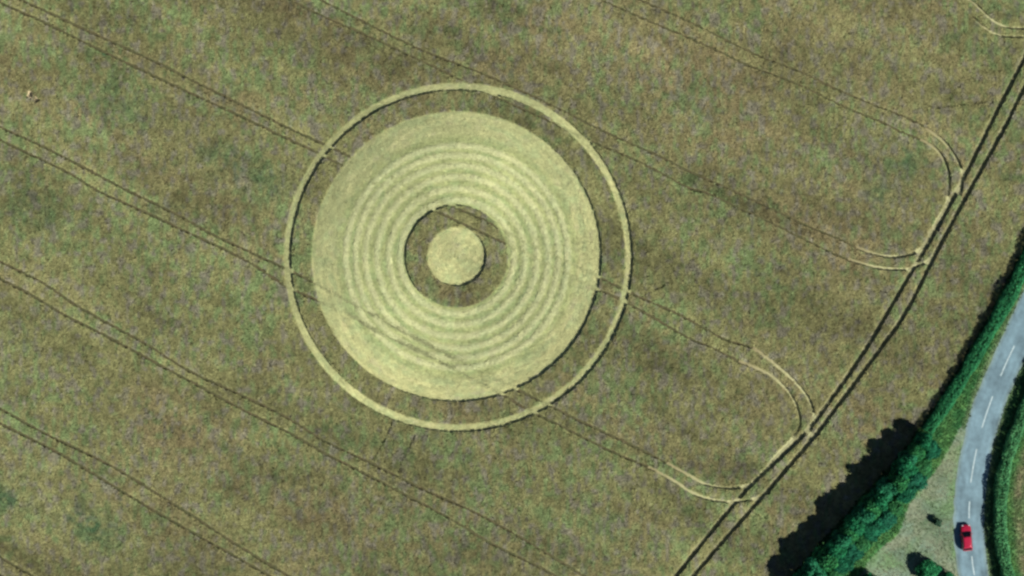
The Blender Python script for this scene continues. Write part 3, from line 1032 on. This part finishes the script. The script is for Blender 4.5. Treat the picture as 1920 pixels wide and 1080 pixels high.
# clipped hedges
def hedge(name, line, nrm_side, width, height, dens, label, seed, base, tip, loc_i=0):
    r = np.random.default_rng(seed)
    L = np.concatenate([[0], np.cumsum(np.hypot(*np.diff(line, axis=0).T))])
    n = int(L[-1] * dens)
    s = r.uniform(0, L[-1], n)
    cx_, cy_ = np.interp(s, L, line[:, 0]), np.interp(s, L, line[:, 1])
    nn = normals2(line)
    nx, ny = np.interp(s, L, nn[:, 0]), np.interp(s, L, nn[:, 1])
    a = r.uniform(-.25, math.pi + .25, n)
    hv = height * (.82 + .36 * vnoise(s / 1.7, s * 0 + seed, 401)) * (.94 + .12 * vnoise(s / .5, s * 0 + seed, 402))
    wv_ = width / 2 * (.85 + .35 * vnoise(s / 2.1, s * 0 + seed, 411))
    q = r.uniform(.35, 1.03, n) ** .5
    ex = np.sign(np.cos(a)) * np.abs(np.cos(a)) ** .6
    ez = np.sign(np.sin(a)) * np.abs(np.sin(a)) ** .55
    off = ex * wv_ * q
    z = np.clip(hv * (.42 + .58 * ez * q), .08, None)
    low = r.random(n) < .25
    z[low] = r.uniform(.08, .7, low.sum()) * hv[low] * .8
    pts = np.stack([cx_ + nx * off, cy_ + ny * off, z], 1)
    nr = np.stack([nx * ex, ny * ex, ez + .3], 1)
    lobe = .75 + .5 * vnoise(s / 1.1, off / .7 + 40, 421)
    o_loc = np.array((line[loc_i][0], line[loc_i][1], 0))
    root = empty(name, tuple(o_loc), label=label, category='hedge')
    me = leaf_mesh('foliage', pts - o_loc, nr, r.uniform(.1, .22, n), leaf_tints(n, r, base, tip, lobe), seed)
    obj('foliage', me, M_LEAF, root)
    # woody stems inside, each its own part
    bm = bmesh.new()
    bmesh.ops.create_cone(bm, segments=5, radius1=.05, radius2=.015, depth=height * .75, cap_ends=True)
    bmesh.ops.translate(bm, verts=bm.verts, vec=(0, 0, height * .375))
    sm = bm_mesh('stem', bm)
    sm.materials.append(M_BARK)
    for t in np.arange(1.0, L[-1] - .5, 2.2):
        st = bpy.data.objects.new('stem', sm)
        COL.objects.link(st)
        st.parent = root
        st.location = (np.interp(t, L, line[:, 0]) - o_loc[0], np.interp(t, L, line[:, 1]) - o_loc[1], 0)
        st.rotation_euler = (r.normal(0, .12), r.normal(0, .12), r.uniform(0, 6))
    return root


iu0, iu1 = edge_at_py(395), edge_at_py(806)
LH = (EDGE + EDGE_N * 1.05)[iu0:iu1]
hedge('hedge', LH, 1, 2.1, 2.5, 460, 'low green hedge between the wheat field and the road, north of the thicket', 21, (.012, .105, .042), (.034, .210, .072))
hedge('hedge', RHEDGE, 1, 2.0, 2.2, 460, 'clipped hedge on the far side of the road with a dark shadow on the lane', 22, (.030, .155, .058), (.095, .280, .105))


# ------------------------------------------------------------------ red car
M_RED = mat_plain('red_car_paint', (.42, .012, .045), .28, .5, .05, 4, coat=.6)
M_GLASS = mat_plain('dark_window_glass', (.012, .014, .02), .08, .6, .05, 3)
M_TYRE = mat_plain('tyre_rubber', (.02, .02, .02), .9, .2, .2, 9)
M_RIM = mat_plain('alloy_rim', (.45, .45, .47), .35, .5, .05, 9, metallic=.8)
M_TRIM = mat_plain('black_plastic_trim', (.025, .025, .028), .6, .3, .1, 9)
M_LAMP = mat_plain('headlamp_glass', (.7, .72, .75), .15, .6, .05, 9)
M_TAIL = mat_plain('tail_lamp_red', (.30, .01, .01), .2, .6, .05, 9)
M_PLATE = mat_plain('number_plate', (.7, .68, .55), .5, .4, .05, 9)
cxy = P(1811, 1007.5)
car = empty('car', (cxy[0], cxy[1], .085), math.radians(5.0), label='small red hatchback car driving up the left lane of the road', category='car')


def loft(sections, cap=True):
    bm = bmesh.new()
    rings = [[bm.verts.new(p) for p in s] for s in sections]
    n = len(rings[0])
    for a, b in zip(rings[:-1], rings[1:]):
        for i in range(n):
            bm.faces.new((a[i], a[(i + 1) % n], b[(i + 1) % n], b[i]))
    if cap:
        bm.faces.new(rings[0])
        bm.faces.new(rings[-1][::-1])
    return bm


def body_sec(y, wb, wm, wt, zb, zm, zt):
    return [(-wb, y, zb), (-wm, y, zb + .12), (-wm, y, zm), (-wt, y, zt), (-wt * .5, y, zt + .025), (wt * .5, y, zt + .025), (wt, y, zt), (wm, y, zm), (wm, y, zb + .12), (wb, y, zb)]


secs = [body_sec(-2.13, .60, .66, .60, .32, .62, .80), body_sec(-2.05, .70, .80, .72, .24, .66, .90), body_sec(-1.7, .76, .865, .78, .2, .70, .95),
        body_sec(-.9, .78, .88, .80, .2, .70, .95), body_sec(.2, .78, .885, .80, .2, .68, .93), body_sec(.85, .78, .875, .78, .2, .66, .91),
        body_sec(1.4, .76, .86, .72, .2, .62, .84), body_sec(1.85, .70, .80, .64, .22, .56, .74), body_sec(2.08, .58, .68, .52, .28, .50, .64), body_sec(2.15, .46, .56, .42, .34, .46, .56)]
bm = loft(secs)
me = bm_mesh('body', bm, True)
bo = obj('body', me, M_RED, car)
bo.modifiers.new('bevel', 'BEVEL').width = .03
# cabin frame: lofted from the belt line to the roof
CAB = [(.92, .79, -1.98, .98), (1.15, .74, -1.86, .70), (1.36, .66, -1.66, .34), (1.425, .58, -1.45, .12)]


def cab_ring(z, w, y0, y1):
    return [(-w, y0, z), (w, y0, z), (w * 1.0, (y0 + y1) / 2, z), (w, y1, z), (0, y1 + .07, z), (-w, y1, z), (-w, (y0 + y1) / 2, z)]


bm = loft([cab_ring(*c) for c in CAB])
obj('cabin', bm_mesh('cabin', bm, False), M_RED, car)
bm = loft([cab_ring(1.418, .585, -1.47, .13), cab_ring(1.45, .54, -1.38, .06), cab_ring(1.462, .40, -1.2, -.1)])
obj('roof', bm_mesh('roof', bm, True), M_RED, car)


def pane(name, quad, mat=M_GLASS, lift=.012):
    q = [Vector(p) for p in quad]
    nrm = (q[1] - q[0]).cross(q[3] - q[0]).normalized()
    bm = bmesh.new()
    a = [bm.verts.new(p + nrm * lift) for p in q]
    b = [bm.verts.new(p - nrm * .02) for p in q]
    bm.faces.new(a)
    bm.faces.new(b[::-1])
    for i in range(4):
        bm.faces.new((a[i], b[i], b[(i + 1) % 4], a[(i + 1) % 4]))
    return obj(name, bm_mesh(name, bm), mat, car)


for s in (-1, 1):
    q = [(s * .782, .66, .97), (s * .782, -.42, .97), (s * .655, -.42, 1.37), (s * .655, .26, 1.37)]
    pane('side_window', q if s > 0 else q[::-1])
    q = [(s * .782, -.50, .97), (s * .782, -1.55, .97), (s * .655, -1.40, 1.37), (s * .655, -.50, 1.37)]
    pane('side_window', q if s > 0 else q[::-1])


def screen(name, front):
    bm = bmesh.new()
    lev = []
    zs = [(.93, 0), (1.15, 1), (1.36, 2), (1.41, 3)]
    for z, i in zs:
        zz, w, y0, y1 = CAB[i]
        e = w * .90
        if front:
            row = [(-e, y1 + .007, zz), (0, y1 + .07, zz), (e, y1 + .007, zz)]
        else:
            row = [(-e, y0, zz), (0, y0, zz), (e, y0, zz)]
        dy = .018 if front else -.018
        lev.append([bm.verts.new((px, py + dy, pz + .016)) for px, py, pz in row])
    lev = lev[:3] + ([lev[3]] if front else [])
    for r0, r1 in zip(lev[:-1], lev[1:]):
        for k in range(2):
            bm.faces.new((r0[k], r0[k + 1], r1[k + 1], r1[k]))
    bmesh.ops.solidify(bm, geom=bm.faces[:], thickness=.01)
    return obj(name, bm_mesh(name, bm), M_GLASS, car)


screen('windscreen', True)
screen('rear_window', False)


def boxm(name, c, d, mat, parent, bev=.02, rz=0):
    bm = bmesh.new()
    bmesh.ops.create_cube(bm, size=1)
    bmesh.ops.scale(bm, vec=d, verts=bm.verts)
    bmesh.ops.bevel(bm, geom=bm.edges[:], offset=bev, segments=2, affect='EDGES')
    o = obj(name, bm_mesh(name, bm, True), mat, parent)
    o.location = c
    o.rotation_euler = (0, 0, rz)
    return o


for s in (-1, 1):
    boxm('headlight', (s * .52, 1.99, .64), (.30, .22, .13), M_LAMP, car, .03, -s * .5)
    boxm('tail_light', (s * .64, -2.07, .78), (.18, .12, .26), M_TAIL, car, .03, s * .3)
    boxm('wing_mirror', (s * .96, .62, .98), (.17, .12, .13), M_RED, car, .03)
boxm('front_bumper', (0, 2.10, .40), (1.10, .16, .16), M_TRIM, car, .04)
boxm('rear_bumper', (0, -2.10, .42), (1.30, .14, .16), M_TRIM, car, .04)
boxm('number_plate', (0, 2.19, .42), (.5, .02, .11), M_PLATE, car, .004)
boxm('number_plate', (0, -2.18, .52), (.5, .02, .11), M_PLATE, car, .004)
boxm('grille', (0, 2.14, .545), (.6, .05, .07), M_TRIM, car, .01)


def lathe_x(prof, seg=20):
    bm = bmesh.new()
    rings = [[bm.verts.new((px, r * math.cos(2 * math.pi * i / seg), r * math.sin(2 * math.pi * i / seg))) for i in range(seg)] for px, r in prof]
    for a, b in zip(rings[:-1], rings[1:]):
        for i in range(seg):
            bm.faces.new((a[i], a[(i + 1) % seg], b[(i + 1) % seg], b[i]))
    bm.faces.new(rings[0])
    bm.faces.new(rings[-1][::-1])
    return bm


tyre_me = bm_mesh('tyre', lathe_x([(-.095, .20), (-.10, .28), (-.07, .31), (.07, .31), (.10, .28), (.095, .20)]), True)
tyre_me.materials.append(M_TYRE)
rim_me = bm_mesh('rim', lathe_x([(-.10, .03), (-.102, .19), (.102, .19), (.10, .16), (.07, .14), (.085, .03)]), True)
rim_me.materials.append(M_RIM)
for sx in (-1, 1):
    for yy in (-1.28, 1.28):
        w = bpy.data.objects.new('wheel', None)
        COL.objects.link(w)
        w.parent = car
        w.location = (sx * .80, yy, .31)
        w.rotation_euler = (0, 0, 0 if sx > 0 else math.pi)
        for nm, m_ in (('tyre', tyre_me), ('rim', rim_me)):
            c = bpy.data.objects.new(nm, m_)
            COL.objects.link(c)
            c.parent = w
